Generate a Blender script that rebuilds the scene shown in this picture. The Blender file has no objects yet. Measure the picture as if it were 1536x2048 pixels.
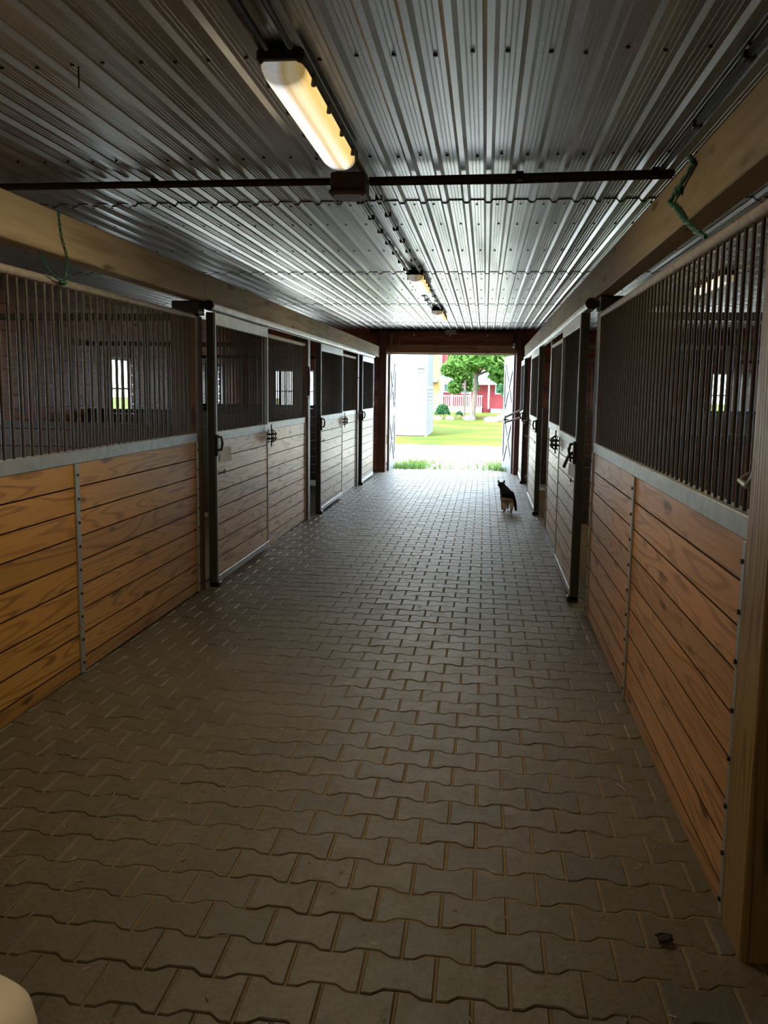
import bpy, math, random
from mathutils import Vector, Matrix
random.seed(7)
S = bpy.context.scene
COL = S.collection
# ------------------------------------------------------------------ camera
YAW, PITCH, ROLL, FPX, CH = 0.110, 0.1363, 0.0128, 1787.0, 1.6
F = Vector((-math.sin(YAW)*math.cos(PITCH), math.cos(YAW)*math.cos(PITCH), -math.sin(PITCH)))
R0 = F.cross(Vector((0, 0, 1))).normalized(); U0 = R0.cross(F)
R = math.cos(ROLL)*R0 + math.sin(ROLL)*U0
U = -math.sin(ROLL)*R0 + math.cos(ROLL)*U0
cam = bpy.data.cameras.new('camera'); camo = bpy.data.objects.new('camera', cam); COL.objects.link(camo)
cam.sensor_fit = 'HORIZONTAL'; cam.sensor_width = 36.0; cam.lens = FPX/1536*36.0
cam.clip_start = 0.05; cam.clip_end = 400
m = Matrix((R, U, -F)).transposed().to_4x4(); m.translation = Vector((0, 0, CH)); camo.matrix_world = m
S.camera = camo
# ------------------------------------------------------------------ look
S.view_settings.view_transform = 'Standard'; S.view_settings.look = 'None'
S.view_settings.gamma = 1.0; S.view_settings.exposure = 0.0
S.view_settings.use_curve_mapping = False
S.cycles.use_denoising = True
S.cycles.max_bounces = 8; S.cycles.diffuse_bounces = 5; S.cycles.glossy_bounces = 4
S.cycles.transparent_max_bounces = 24
S.cycles.sample_clamp_indirect = 12.0
S.cycles.caustics_reflective = False; S.cycles.caustics_refractive = False
# ------------------------------------------------------------------ sky and sun
SKY_STRENGTH = 13.5; SUN_STRENGTH = 12.0; LAMP_W = 30.0; LENS_GLOW = 1.15
w = bpy.data.worlds.new('sky'); S.world = w; w.use_nodes = True
bg = w.node_tree.nodes['Background']; bg.inputs[0].default_value = (0.74, 0.88, 1.0, 1); bg.inputs[1].default_value = SKY_STRENGTH
sd = bpy.data.lights.new('sun', 'SUN'); sd.energy = SUN_STRENGTH; sd.angle = math.radians(0.6); sd.color = (1.0, 0.96, 0.88)
so = bpy.data.objects.new('sun', sd); COL.objects.link(so)
so.rotation_euler = Vector((-0.30, -0.75, 1.05)).to_track_quat('Z', 'Y').to_euler(); so.location = (-10, -10, 30)

# ------------------------------------------------------------------ materials
def mat(name, col, rough=0.6, metal=0.0, spec=0.5, emit=None, es=0.0):
    M = bpy.data.materials.new(name); M.use_nodes = True
    b = M.node_tree.nodes['Principled BSDF']
    b.inputs['Base Color'].default_value = (*col, 1); b.inputs['Roughness'].default_value = rough
    b.inputs['Metallic'].default_value = metal; b.inputs['Specular IOR Level'].default_value = spec
    if emit: b.inputs['Emission Color'].default_value = (*emit, 1); b.inputs['Emission Strength'].default_value = es
    return M
class N:
    """small node helper"""
    def __init__(s, M): s.M = M; s.t = M.node_tree; s.b = s.t.nodes['Principled BSDF']
    def n(s, kind, **kw):
        x = s.t.nodes.new(kind)
        for k, v in kw.items():
            if k.startswith('i_'): x.inputs[k[2:].replace('_', ' ')].default_value = v
            else: setattr(x, k, v)
        return x
    def l(s, a, b): s.t.links.new(a, b)
    def mapping(s, src, scale, loc=(0, 0, 0)):
        m = s.n('ShaderNodeMapping'); m.inputs['Scale'].default_value = scale; m.inputs['Location'].default_value = loc
        s.l(src, m.inputs['Vector']); return m.outputs[0]
    def noise(s, vec, scale, detail=4, rough=.55, dist=0.0):
        x = s.n('ShaderNodeTexNoise'); x.inputs['Scale'].default_value = scale; x.inputs['Detail'].default_value = detail
        x.inputs['Roughness'].default_value = rough; x.inputs['Distortion'].default_value = dist
        if vec is not None: s.l(vec, x.inputs['Vector'])
        return x.outputs['Fac']
    def ramp(s, fac, stops):
        x = s.n('ShaderNodeValToRGB'); e = x.color_ramp.elements
        while len(e) > 1: e.remove(e[-1])
        e[0].position = stops[0][0]; e[0].color = (*stops[0][1], 1)
        for p, c in stops[1:]:
            q = e.new(p); q.color = (*c, 1)
        s.l(fac, x.inputs[0]); return x.outputs[0]
    def mix(s, fac, a, b, mode='MIX'):
        x = s.n('ShaderNodeMix', data_type='RGBA', blend_type=mode)
        for sock, v in ((x.inputs['Factor'], fac), (x.inputs['A'], a), (x.inputs['B'], b)):
            if hasattr(v, 'is_output'): s.l(v, sock)
            elif isinstance(v, (int, float)): sock.default_value = v
            else: sock.default_value = (*v, 1)
        return x.outputs['Result']
    def math(s, op, a, b=0.0, clamp=False):
        x = s.n('ShaderNodeMath', operation=op, use_clamp=clamp)
        for i, v in enumerate((a, b)):
            if hasattr(v, 'is_output'): s.l(v, x.inputs[i])
            else: x.inputs[i].default_value = v
        return x.outputs[0]
    def bump(s, h, strength=.3, dist=.01):
        x = s.n('ShaderNodeBump'); x.inputs['Strength'].default_value = strength; x.inputs['Distance'].default_value = dist
        s.l(h, x.inputs['Height']); s.l(x.outputs[0], s.b.inputs['Normal'])

def wood(name, light, dark, axis='Y', rough=.42, tint=.35, knots=True, rings=1.0, bump=.25, spec=.5):
    M = mat(name, light, rough, spec=spec); k = N(M)
    geo = k.n('ShaderNodeNewGeometry'); pos = geo.outputs['Position']; rnd = geo.outputs['Random Per Island']
    off = k.n('ShaderNodeCombineXYZ')
    k.l(k.math('MULTIPLY', rnd, 37.0), off.inputs[0]); k.l(k.math('MULTIPLY', rnd, 91.0), off.inputs[1]); k.l(k.math('MULTIPLY', rnd, 53.0), off.inputs[2])
    va = k.n('ShaderNodeVectorMath', operation='ADD'); k.l(pos, va.inputs[0]); k.l(off.outputs[0], va.inputs[1]); p = va.outputs[0]
    a = {'X': (0.6, 8, 8), 'Y': (8, 0.6, 8), 'Z': (8, 8, 0.6)}[axis]
    st = k.mapping(p, a)
    warp = k.noise(st, 0.55, 2, .5)
    rg = k.math('FRACT', k.math('MULTIPLY', warp, 16.0*rings))
    ring = k.math('PINGPONG', k.math('MULTIPLY', rg, 2.0), 1.0)
    fine = k.noise(k.mapping(p, tuple(9*x if x > 1 else 3.0*x for x in a)), 1.6, 3, .6)
    g = k.math('ADD', k.math('MULTIPLY', ring, .6), k.math('MULTIPLY', fine, .55))
    mid = tuple((l*.5+d*.5) for l, d in zip(light, dark))
    c = k.ramp(g, [(.12, mid), (.38, light), (.62, light), (.78, mid), (1.0, dark)])
    blot = k.noise(k.mapping(p, tuple(.35*x for x in a)), 1.0, 3, .5)
    c = k.mix(k.math('MULTIPLY', k.ramp(blot, [(.45, (0, 0, 0)), (.68, (1, 1, 1))]), .7), c, mid)
    if knots:
        v = k.n('ShaderNodeTexVoronoi', feature='F1'); v.inputs['Scale'].default_value = 1.0; v.inputs['Randomness'].default_value = 1.0
        kv = {'X': (1.6, 9, 7.), 'Y': (9, 1.6, 7.), 'Z': (7, 9, 1.6)}[axis]
        dst = k.n('ShaderNodeVectorMath', operation='ADD'); k.l(k.mapping(p, kv), dst.inputs[0])
        nn = k.n('ShaderNodeTexNoise'); nn.inputs['Scale'].default_value = 5; k.l(p, nn.inputs['Vector'])
        sc = k.n('ShaderNodeVectorMath', operation='SCALE'); sc.inputs['Scale'].default_value = .28; k.l(nn.outputs['Color'], sc.inputs[0]); k.l(sc.outputs[0], dst.inputs[1])
        k.l(dst.outputs[0], v.inputs['Vector'])
        kn = k.ramp(v.outputs['Distance'], [(.09, (1, 1, 1)), (.17, (0, 0, 0))])
        c = k.mix(k.math('MULTIPLY', kn, .85), c, tuple(d*.4 for d in dark))
    tr = k.ramp(rnd, [(0, (1-tint, 1-tint, 1-tint)), (.35, (1.0, .95, .88)), (.7, (1-tint*.4, 1-tint*.45, 1-tint*.5)), (1, (1.0+tint*.15, 1.0, .92))])
    c = k.mix(1.0, c, tr, 'MULTIPLY')
    k.l(c, k.b.inputs['Base Color'])
    k.l(k.math('ADD', k.math('MULTIPLY', fine, .3), rough-.12), k.b.inputs['Roughness'])
    k.bump(g, bump, .004)
    return M
def dirty(name, col, rough=.5, metal=0., amt=.5, scale=6., dark=None, spec=.5, bump=0.):
    M = mat(name, col, rough, metal, spec); k = N(M)
    geo = k.n('ShaderNodeNewGeometry')
    a = k.noise(geo.outputs['Position'], scale, 6, .65); b = k.noise(geo.outputs['Position'], scale*9, 3, .6)
    f = k.math('ADD', k.math('MULTIPLY', a, .7), k.math('MULTIPLY', b, .3))
    dk = dark or tuple(x*.45 for x in col)
    c = k.mix(k.math('MULTIPLY', k.ramp(f, [(.42, (0, 0, 0)), (.62, (1, 1, 1))]), amt), col, dk)
    k.l(c, k.b.inputs['Base Color'])
    k.l(k.math('ADD', k.math('MULTIPLY', a, .35), rough-.15), k.b.inputs['Roughness'])
    if bump: k.bump(b, bump, .004)
    return M

M_PLANK = wood('stall_plank_wood', (.48, .27, .07), (.16, .07, .018))
M_PLANKR = wood('stall_plank_wood_reddish', (.50, .28, .14), (.17, .08, .04))
M_PLANKD = wood('pale_sheen_plank', (.62, .45, .29), (.13, .07, .035), rough=.36, tint=.3)  # paler copy for the farther boards, daylight sheen put into the colour
M_DARKPLANK = wood('dark_plank', (.075, .045, .03), (.03, .018, .012), knots=False)
M_REDPLANK = wood('red_brown_plank', (.50, .21, .10), (.2, .07, .035), tint=.45)
M_REDX = wood('red_brown_board', (.46, .15, .095), (.2, .065, .04), axis='X', tint=.5, rings=.6)
M_LINTEL = wood('lintel_board', (.60, .33, .19), (.3, .13, .07), axis='X', rings=.6)
M_BEAM = wood('beam_wood', (.42, .35, .235), (.22, .165, .10), tint=.1, rings=.35, rough=.6, bump=.1)
M_POST = wood('dark_post_wood', (.10, .062, .035), (.04, .024, .014), axis='Z', tint=.1, rings=.6)
M_POSTN = wood('treated_post_wood', (.26, .175, .07), (.09, .055, .022), axis='Z', tint=.1, rings=.9)
M_JAMB = wood('jamb_wood', (.17, .06, .045), (.07, .025, .02), axis='Z', tint=.2)
M_JOINTSHADE = mat('joint_shade', (.035, .02, .012), .95, spec=.1)  # dark colour standing in for shade between boards
M_GALV = dirty('galvanised_steel', (.42, .45, .45), .45, .75, .35, 14)
M_RAIL = dirty('weathered_pipe', (.42, .38, .33), .55, .25, .5, 18)
M_TRACK = dirty('zinc_track', (.52, .53, .52), .42, .6, .35, 10)
M_BAR = dirty('bar_paint', (.07, .06, .05), .45, .35, .5, 30, dark=(.035, .03, .026))
M_CHAN = dirty('dark_channel', (.045, .045, .04), .5, .3, .3, 10)
M_BLACK = mat('black_iron', (.016, .014, .016), .45, .3)
M_DARKMETAL = mat('dark_conduit', (.03, .026, .022), .45, .2)
M_BOX = dirty('grey_plastic_box', (.17, .155, .14), .5, 0, .3, 12)
M_SCREW = mat('screw_head', (.02, .02, .02), .4, .5)
M_ROPE = dirty('green_twine_plastic', (.02, .16, .10), .5, 0, .6, 60)
M_STRAP = mat('black_strap', (.018, .016, .018), .6)
M_PAPER = mat('paper', (.85, .88, .9), .6)
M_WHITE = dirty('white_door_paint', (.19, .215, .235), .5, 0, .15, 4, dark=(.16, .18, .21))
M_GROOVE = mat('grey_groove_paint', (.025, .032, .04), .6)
M_WFRAME = mat('white_window_frame', (.75, .76, .76), .5)
M_CREAM = mat('cream_plastic', (.85, .74, .6), .5)
M_DIRT = dirty('packed_dirt', (.12, .09, .055), .9, 0, .6, 5, bump=.4)
M_WIRE = mat('pale_wire', (.5, .45, .42), .5)

def glass(name):
    M = bpy.data.materials.new(name); M.use_nodes = True; t = M.node_tree; t.nodes.clear()
    o = t.nodes.new('ShaderNodeOutputMaterial'); mx = t.nodes.new('ShaderNodeMixShader'); mx.inputs[0].default_value = .07
    tr = t.nodes.new('ShaderNodeBsdfTransparent'); tr.inputs[0].default_value = (.9, .93, .93, 1)
    gl = t.nodes.new('ShaderNodeBsdfGlossy'); gl.inputs['Roughness'].default_value = .05
    t.links.new(tr.outputs[0], mx.inputs[1]); t.links.new(gl.outputs[0], mx.inputs[2]); t.links.new(mx.outputs[0], o.inputs[0])
    return M
M_GLASS = glass('window_glass')

def ceiling_mat():
    M = mat('corrugated_galvalume', (.6, .61, .61), .36, .85); k = N(M)
    geo = k.n('ShaderNodeNewGeometry'); p = geo.outputs['Position']
    v = k.n('ShaderNodeTexVoronoi', feature='F1'); v.inputs['Scale'].default_value = 110; k.l(p, v.inputs['Vector'])
    sp = k.n('ShaderNodeSeparateColor'); k.l(v.outputs['Color'], sp.inputs[0])
    st = k.noise(k.mapping(p, (1, 9, 1)), 14, 3, .6)
    dirt = k.noise(k.mapping(p, (5.0, .35, 1)), 1.5, 4, .55)
    c = k.ramp(sp.outputs[0], [(0, (.56, .57, .58)), (1, (.68, .69, .70))])
    c = k.mix(k.ramp(dirt, [(.45, (0, 0, 0)), (.8, (.6, .6, .6))]), c, (.33, .31, .28))
    c = k.mix(k.ramp(st, [(.66, (0, 0, 0)), (.72, (.55, .55, .55))]), c, (.2, .19, .18))
    k.l(c, k.b.inputs['Base Color'])
    k.l(k.math('ADD', k.math('MULTIPLY', sp.outputs[0], .07), k.math('MULTIPLY_ADD', dirt, .2)), k.b.inputs['Roughness'])
    for n_ in k.t.nodes:
        if n_.type == 'MATH' and n_.operation == 'MULTIPLY_ADD': n_.inputs[2].default_value = .22
    k.bump(k.noise(k.mapping(p, (2, 1, 1)), 2.5, 2), .05, .01)
    return M
M_CEIL = ceiling_mat()

def paver_mat():
    M = mat('concrete_paver', (.11, .09, .06), .55); k = N(M)
    geo = k.n('ShaderNodeNewGeometry'); p = geo.outputs['Position']; rnd = geo.outputs['Random Per Island']
    big = k.noise(p, 1.3, 4, .6); mid = k.noise(p, 14, 5, .65); fine = k.noise(p, 160, 3, .7)
    c = k.ramp(rnd, [(0, (.080, .065, .038)), (.5, (.105, .088, .055)), (.8, (.105, .080, .058)), (1, (.070, .068, .052))])
    c = k.mix(k.math('MULTIPLY', k.ramp(mid, [(.35, (0, 0, 0)), (.7, (1, 1, 1))]), .5), c, (.07, .056, .032))
    c = k.mix(k.math('MULTIPLY', k.ramp(big, [(.45, (0, 0, 0)), (.7, (1, 1, 1))]), .35), c, (.16, .14, .105))
    c = k.mix(k.math('MULTIPLY', k.ramp(fine, [(.58, (0, 0, 0)), (.70, (1, 1, 1))]), .55), c, (.24, .20, .13))
    c = k.mix(k.math('MULTIPLY', k.ramp(k.noise(p, 55, 5, .75), [(.40, (1, 1, 1)), (.52, (0, 0, 0))]), .6), c, (.045, .036, .022))
    # pale scuffed dust patches
    dust = k.noise(k.mapping(p, (1.6, 2.6, 1)), 1.1, 7, .72, .8)
    c = k.mix(k.math('MULTIPLY', k.ramp(dust, [(.63, (0, 0, 0)), (.72, (1, 1, 1))]), .45), c, (.30, .26, .21))
    k.l(c, k.b.inputs['Base Color'])
    k.l(k.math('ADD', k.math('MULTIPLY', mid, .3), .33), k.b.inputs['Roughness'])
    k.bump(k.math('ADD', k.math('MULTIPLY', fine, .5), mid), .8, .004)
    return M
M_PAVER = paver_mat()
M_SAND = dirty('joint_sand', (.21, .155, .085), .95, 0, .5, 9, dark=(.12, .09, .05), bump=.4)

# ------------------------------------------------------------------ mesh building
class MB:
    def __init__(s): s.v = []; s.f = []; s.mi = []
    def add(s, vs, fs, mi=0):
        o = len(s.v); s.v += [tuple(x) for x in vs]; s.f += [tuple(i+o for i in f) for f in fs]; s.mi += [mi]*len(fs); return s
    def box(s, x0, x1, y0, y1, z0, z1, c=0.0, mi=0):
        if x0 > x1: x0, x1 = x1, x0
        if y0 > y1: y0, y1 = y1, y0
        if z0 > z1: z0, z1 = z1, z0
        if c <= 0:
            vs = [(x, y, z) for z in (z0, z1) for y in (y0, y1) for x in (x0, x1)]
            return s.add(vs, [(0, 2, 3, 1), (4, 5, 7, 6), (0, 1, 5, 4), (2, 6, 7, 3), (0, 4, 6, 2), (1, 3, 7, 5)], mi)
        X = (x0, x1); Y = (y0, y1); Z = (z0, z1); vs = []; ix = {}
        for i in (0, 1):
            for j in (0, 1):
                for k_ in (0, 1):
                    sx, sy, sz = (1, -1)[i]*c, (1, -1)[j]*c, (1, -1)[k_]*c
                    ix[i, j, k_, 0] = len(vs); vs.append((X[i], Y[j]+sy, Z[k_]+sz))
                    ix[i, j, k_, 1] = len(vs); vs.append((X[i]+sx, Y[j], Z[k_]+sz))
                    ix[i, j, k_, 2] = len(vs); vs.append((X[i]+sx, Y[j]+sy, Z[k_]))
        fs = []
        q = ((0, 0), (1, 0), (1, 1), (0, 1))
        for i in (0, 1):
            fs.append([ix[i, a, b, 0] for a, b in q]); fs.append([ix[a, i, b, 1] for a, b in q]); fs.append([ix[a, b, i, 2] for a, b in q])
        for a in (0, 1):
            for b in (0, 1):
                fs.append([ix[a, b, 0, 0], ix[a, b, 1, 0], ix[a, b, 1, 1], ix[a, b, 0, 1]])
                fs.append([ix[a, 0, b, 0], ix[a, 1, b, 0], ix[a, 1, b, 2], ix[a, 0, b, 2]])
                fs.append([ix[0, a, b, 1], ix[1, a, b, 1], ix[1, a, b, 2], ix[0, a, b, 2]])
        for key in [(i, j, k_) for i in (0, 1) for j in (0, 1) for k_ in (0, 1)]:
            fs.append([ix[(*key, 0)], ix[(*key, 1)], ix[(*key, 2)]])
        # orient outward
        cx, cy, cz = (x0+x1)/2, (y0+y1)/2, (z0+z1)/2; out = []
        for f in fs:
            P = [Vector(vs[i]) for i in f]; n = (P[1]-P[0]).cross(P[2]-P[1]); m_ = sum(P, Vector())/len(P)-Vector((cx, cy, cz))
            out.append(f if n.dot(m_) > 0 else f[::-1])
        return s.add(vs, out, mi)
    def tube(s, pts, r, n=8, mi=0, closed=False, cap=True):
        pts = [Vector(p) for p in pts]; K = len(pts); rs = r if isinstance(r, (list, tuple)) else [r]*K
        vs = []; prev = None
        for i, p in enumerate(pts):
            if closed: d = pts[(i+1) % K]-pts[i-1]
            else: d = pts[min(i+1, K-1)]-pts[max(i-1, 0)]
            d.normalize()
            if prev is None:
                a = Vector((0, 0, 1)) if abs(d.z) < .9 else Vector((1, 0, 0)); u = d.cross(a).normalized()
            else:
                u = (prev-d*prev.dot(d)).normalized()
            prev = u; w_ = d.cross(u)
            for j in range(n):
                t = 2*math.pi*j/n; vs.append(p+(u*math.cos(t)+w_*math.sin(t))*rs[i])
        fs = []
        for i in range(K if closed else K-1):
            a = i*n; b = ((i+1) % K)*n
            for j in range(n): fs.append((a+j, a+(j+1) % n, b+(j+1) % n, b+j))
        if cap and not closed: fs.append(tuple(range(n))[::-1]); fs.append(tuple(range((K-1)*n, K*n)))
        return s.add(vs, fs, mi)
    def lathe(s, prof, c=(0, 0, 0), n=24, mi=0):
        vs = []; K = len(prof)
        for r, z in prof:
            for j in range(n):
                t = 2*math.pi*j/n; vs.append((c[0]+r*math.cos(t), c[1]+r*math.sin(t), c[2]+z))
        fs = [(i*n+j, i*n+(j+1) % n, (i+1)*n+(j+1) % n, (i+1)*n+j) for i in range(K-1) for j in range(n)]
        fs.append(tuple(range(n))[::-1]); fs.append(tuple(range((K-1)*n, K*n)))
        return s.add(vs, fs, mi)
    def ball(s, c, r, n=10, m_=7, mi=0, jit=0.0, sc=(1, 1, 1)):
        vs = []; fs = []
        for i in range(m_+1):
            ph = math.pi*i/m_
            for j in range(n):
                t = 2*math.pi*j/n; k_ = 1+random.uniform(-jit, jit) if 0 < i < m_ else 1
                vs.append((c[0]+r*sc[0]*k_*math.sin(ph)*math.cos(t), c[1]+r*sc[1]*k_*math.sin(ph)*math.sin(t), c[2]+r*sc[2]*k_*math.cos(ph)))
        for i in range(m_):
            for j in range(n): fs.append((i*n+j, (i+1)*n+j, (i+1)*n+(j+1) % n, i*n+(j+1) % n))
        return s.add(vs, fs, mi)
    def prism(s, poly, x0, x1, axis='X', mi=0):
        """polygon given in the two other axes, extruded along axis"""
        n = len(poly); vs = []
        for x in (x0, x1):
            for a, b in poly: vs.append((x, a, b) if axis == 'X' else (a, x, b) if axis == 'Y' else (a, b, x))
        fs = [tuple(range(n)), tuple(range(n, 2*n))[::-1]]+[(i, (i+1) % n+0, (i+1) % n+n, i+n)[::-1] for i in range(n)]
        return s.add(vs, fs, mi)
    def build(s, name, mats, parent=None, smooth=False):
        me = bpy.data.meshes.new(name); me.from_pydata(s.v, [], s.f)
        mats = mats if isinstance(mats, (list, tuple)) else [mats]
        for M in mats: me.materials.append(M)
        if len(mats) > 1: me.polygons.foreach_set('material_index', s.mi)
        if smooth:
            me.polygons.foreach_set('use_smooth', [True]*len(me.polygons))
            try: me.set_sharp_from_angle(angle=math.radians(40))
            except Exception: pass
        me.update()
        o = bpy.data.objects.new(name, me); COL.objects.link(o)
        if parent is not None:
            o.parent = parent; o.matrix_parent_inverse = Matrix.Translation(-Vector(parent.location)) if parent.type == 'EMPTY' else Matrix()
        return o
def thing(name, loc, label, cat, group=None):
    o = bpy.data.objects.new(name, None); COL.objects.link(o); o.location = loc; o.empty_display_size = .1
    return tag(o, label, cat, group)
def tag(o, label=None, cat=None, group=None, kind=None):
    if label: o['label'] = label
    if cat: o['category'] = cat
    if group: o['group'] = group
    if kind: o['kind'] = kind
    return o
def struct(o, label=None, cat=None):
    o['kind'] = 'structure'; return tag(o, label, cat)
def fz(y): return -0.0072*max(0.0, y-2.0) if y < 20 else -0.13

# dimensions -------------------------------------------------------------
XL, XR = -2.23, 0.78            # stall front planes
OL, OR = -5.15, 4.9             # outer walls
YE = 18.8                       # inner face of the end wall
ZC = 2.85                       # ceiling
YB = -3.2                       # wall behind the viewer

# ================================================================== FLOOR
def floor():
    P, W, A, g = .1655, .2024, .0125, .0036
    b = MB(); y0 = 2.703; x0 = -.597
    prof = [(0, 1), (.175, 1), (.325, -1), (.675, -1), (.825, 1), (1, 1)]
    for k in range(-12, 102):
        yl = y0+k*P; cy = yl+P/2
        xa, xb = (-2.32, .86)
        if cy < 2.40: xa, xb = -3.0, 2.6
        off = x0 + (0 if k % 2 == 0 else W/2)
        j0 = int(math.floor((xa-off)/W)); j1 = int(math.ceil((xb-off)/W))
        for j in range(j0, j1):
            xs = off+j*W; out = []
            for t, s_ in prof: out.append((xs+t*W, cy-P/2-A*s_, 0))       # lower edge, heads wide
            for t, s_ in prof[::-1]: out.append((xs+t*W, cy+P/2+A*s_, 1))
            cx = xs+W/2; dz = random.uniform(-.0016, .0016); tx = random.uniform(-.006, .006); ty = random.uniform(-.008, .008)
            rings = []
            for ins, z in ((g, -.012), (g, -.0032), (g+.0035, 0)):
                for (x, y, s_) in out:
                    xx = x+(ins if x < xs+1e-4 else -ins if x > xs+W-1e-4 else 0)
                    yy = y+(ins if s_ == 0 else -ins)
                    sh = -.035*(xx+.8)*max(0, 1-(yy-2)/8) if yy > 0 else 0
                    xc = min(max(xx, xa-.02), xb+.02)
                    rings.append((xc, yy+sh, fz(yy)+z+dz+(xx-cx)*tx+(yy-cy)*ty))
            fs = [tuple(24+i for i in range(12))]
            for r_ in (0, 12):
                for i in range(12): fs.append((r_+i, r_+(i+1) % 12, r_+12+(i+1) % 12, r_+12+i))
            b.add(rings, fs)
    o = b.build('floor', M_PAVER); struct(o, 'grey brown interlocking concrete pavers laid in wavy rows down the aisle', 'floor')
    s = MB()
    for (ya, yb, da, db) in ((YB-.1, 2.6, -.0034, -.0034), (2.6, 6.0, -.0034, -.0068), (6.0, YE+.15, -.0068, -.0068)):
        xa, xb = OL-.1, OR+.1
        s.add([(xa, ya, fz(ya)+da), (xb, ya, fz(ya)+da), (xb, yb, fz(yb)+db), (xa, yb, fz(yb)+db)], [(0, 1, 2, 3)])
    o2 = s.build('joint_sand', M_SAND, o)
floor()

# ================================================================== CEILING
def ceiling():
    b = MB(); pitch = .1425; seams = [-3.3, -1.0, 2.55, 6.17, 9.80, 13.35, 16.9, YE+.02]
    k0 = int(math.ceil((OL+.014)/pitch)); k1 = int(math.floor((OR+.014)/pitch))
    sec = []
    for k in range(k0, k1+1):
        x = -.014+k*pitch
        sec += [(x-.030, 0), (x-.013, -.020), (x+.013, -.020), (x+.030, 0)]
        for m_ in (.052, .0715, .091):
            sec += [(x+m_-.003, 0), (x+m_-.001, -.0024), (x+m_+.001, -.0024), (x+m_+.003, 0)]
    sec = [(max(OL-.05, min(OR+.05, x)), z) for x, z in sec]
    for i in range(len(seams)-1):
        ya, yb = seams[i]-.02, seams[i+1]+.02; n = len(sec)
        vs = [(x, ya, ZC+z-.006) for x, z in sec]+[(x, yb, ZC+z+.001) for x, z in sec]+[(x, ya, ZC+z-.001) for x, z in sec]
        fs = [(j, j+1, n+j+1, n+j) for j in range(n-1)]; b.add(vs, fs)
        b.add(vs, [(j+1, j, 2*n+j, 2*n+j+1) for j in range(n-1)], 1)  # sheet edges coloured dark, painting the shadow line at each lap
    for r_, ys in enumerate([.6, 2.1, 3.54, 5.0, 6.27, 6.99, 8.29, 9.9, 10.35, 11.45, 12.5, 13.45, 14.6, 15.9, 17.0, 18.1]):
        for k in range(k0, k1+1):
            x = -.014+k*pitch+(.0715 if k > -1 else .072)+random.uniform(-.012, .012); y = ys+random.uniform(-.025, .025)
            if random.random() < .04: continue
            r0 = .0085
            vs = [(x+r0*math.cos(t*math.pi/3), y+r0*math.sin(t*math.pi/3), z) for z in (ZC-.003, ZC-.011) for t in range(6)]
            b.add(vs, [tuple(range(6, 12))]+[(t, (t+1) % 6, 6+(t+1) % 6, 6+t) for t in range(6)], 1)
    o = b.build('ceiling', [M_CEIL, M_SCREW]); struct(o, 'corrugated galvanised metal ceiling with rows of screws', 'ceiling')
    rf = MB(); rf.box(OL-.3, OR+.3, YB-.3, YE+.2, ZC+.06, ZC+.16)
    struct(rf.build('trim_1', M_DARKMETAL))
ceiling()

# ================================================================== OUTER SHELL
def wallX(name, X, th, ya, yb, wins, M, lab):
    """planked wall in a plane of constant X; windows = [(y0,y1,z0,z1)]"""
    b = MB(); s = 1 if X > 0 else -1; z = -.2; hp = .14
    while z < ZC+.02:
        zt = min(z+hp, ZC+.02); segs = [(ya, yb)]
        for (a, c, z0, z1) in wins:
            if zt > z0+.005 and z < z1-.005:
                segs = [q for p, r in segs for q in (((p, a), (c, r)) if p < a and r > c else ((p, r),))]
        for p, r in segs: b.box(X, X+s*th, p, r, z+.002, zt-.002, .003)
        z += hp
    b.box(X+s*th, X+s*(th+.02), ya, yb, -.3, wins[0][2]-.0 if wins else ZC)
    if wins:
        y = ya
        for (a, c, z0, z1) in wins:
            b.box(X+s*th, X+s*(th+.02), y, a, wins[0][2], wins[0][3]); y = c
        b.box(X+s*th, X+s*(th+.02), y, yb, wins[0][2], wins[0][3]); b.box(X+s*th, X+s*(th+.02), ya, yb, wins[0][3], ZC+.06)
    return struct(b.build(name, M), lab, 'wall')
WN = [0]
def window(plane, c0, a, b_, z0, z1, s):
    WN[0] += 1; f = MB(); t = .045; pane = MB()
    def bx(m_, u0, u1, d0, d1, v0, v1, c=.004):
        if plane == 'X': m_.box(c0+d0*s, c0+d1*s, u0, u1, v0, v1, c)
        else: m_.box(u0, u1, c0+d0*s, c0+d1*s, v0, v1, c)
    bx(f, a-t, a, -.02, .08, z0-t, z1+t); bx(f, b_, b_+t, -.02, .08, z0-t, z1+t)
    bx(f, a, b_, -.02, .08, z0-t, z0); bx(f, a, b_, -.02, .08, z1, z1+t)
    bx(f, a, b_, .015, .04, (z0+z1)/2-.015, (z0+z1)/2+.015)
    o = f.build('window_%d' % WN[0], M_WFRAME); struct(o, 'white framed window in the planked barn wall', 'window')
    bx(pane, a, b_, .025, .029, z0, z1, 0); pane.build('pane', M_GLASS, o)
LW = [(5.2, 6.1, 1.17, 1.96), (7.2, 8.0, 1.17, 1.96), (11.95, 12.82, 1.17, 1.96), (16.3, 17.2, 1.17, 1.96)]
RW = [(5.0, 5.9, 1.17, 1.96), (9.0, 9.9, 1.17, 1.96), (13.6, 14.5, 1.17, 1.96)]
wallX('wall_left', OL, .05, YB, YE+.2, LW, M_REDPLANK, 'reddish planked outer wall behind the left stalls')
wallX('wall_right', OR, .05, YB, YE+.2, RW, M_REDPLANK, 'reddish planked outer wall behind the right stalls')
for q in LW: window('X', OL, q[0], q[1], q[2], q[3], -1)
for q in RW: window('X', OR, q[0], q[1], q[2], q[3], 1)
b = MB(); b.box(OL-.1, OR+.1, YB-.1, YB, -.2, ZC+.06); struct(b.build('wall_back', M_REDX), 'planked wall closing the barn behind the viewer', 'wall')

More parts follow.
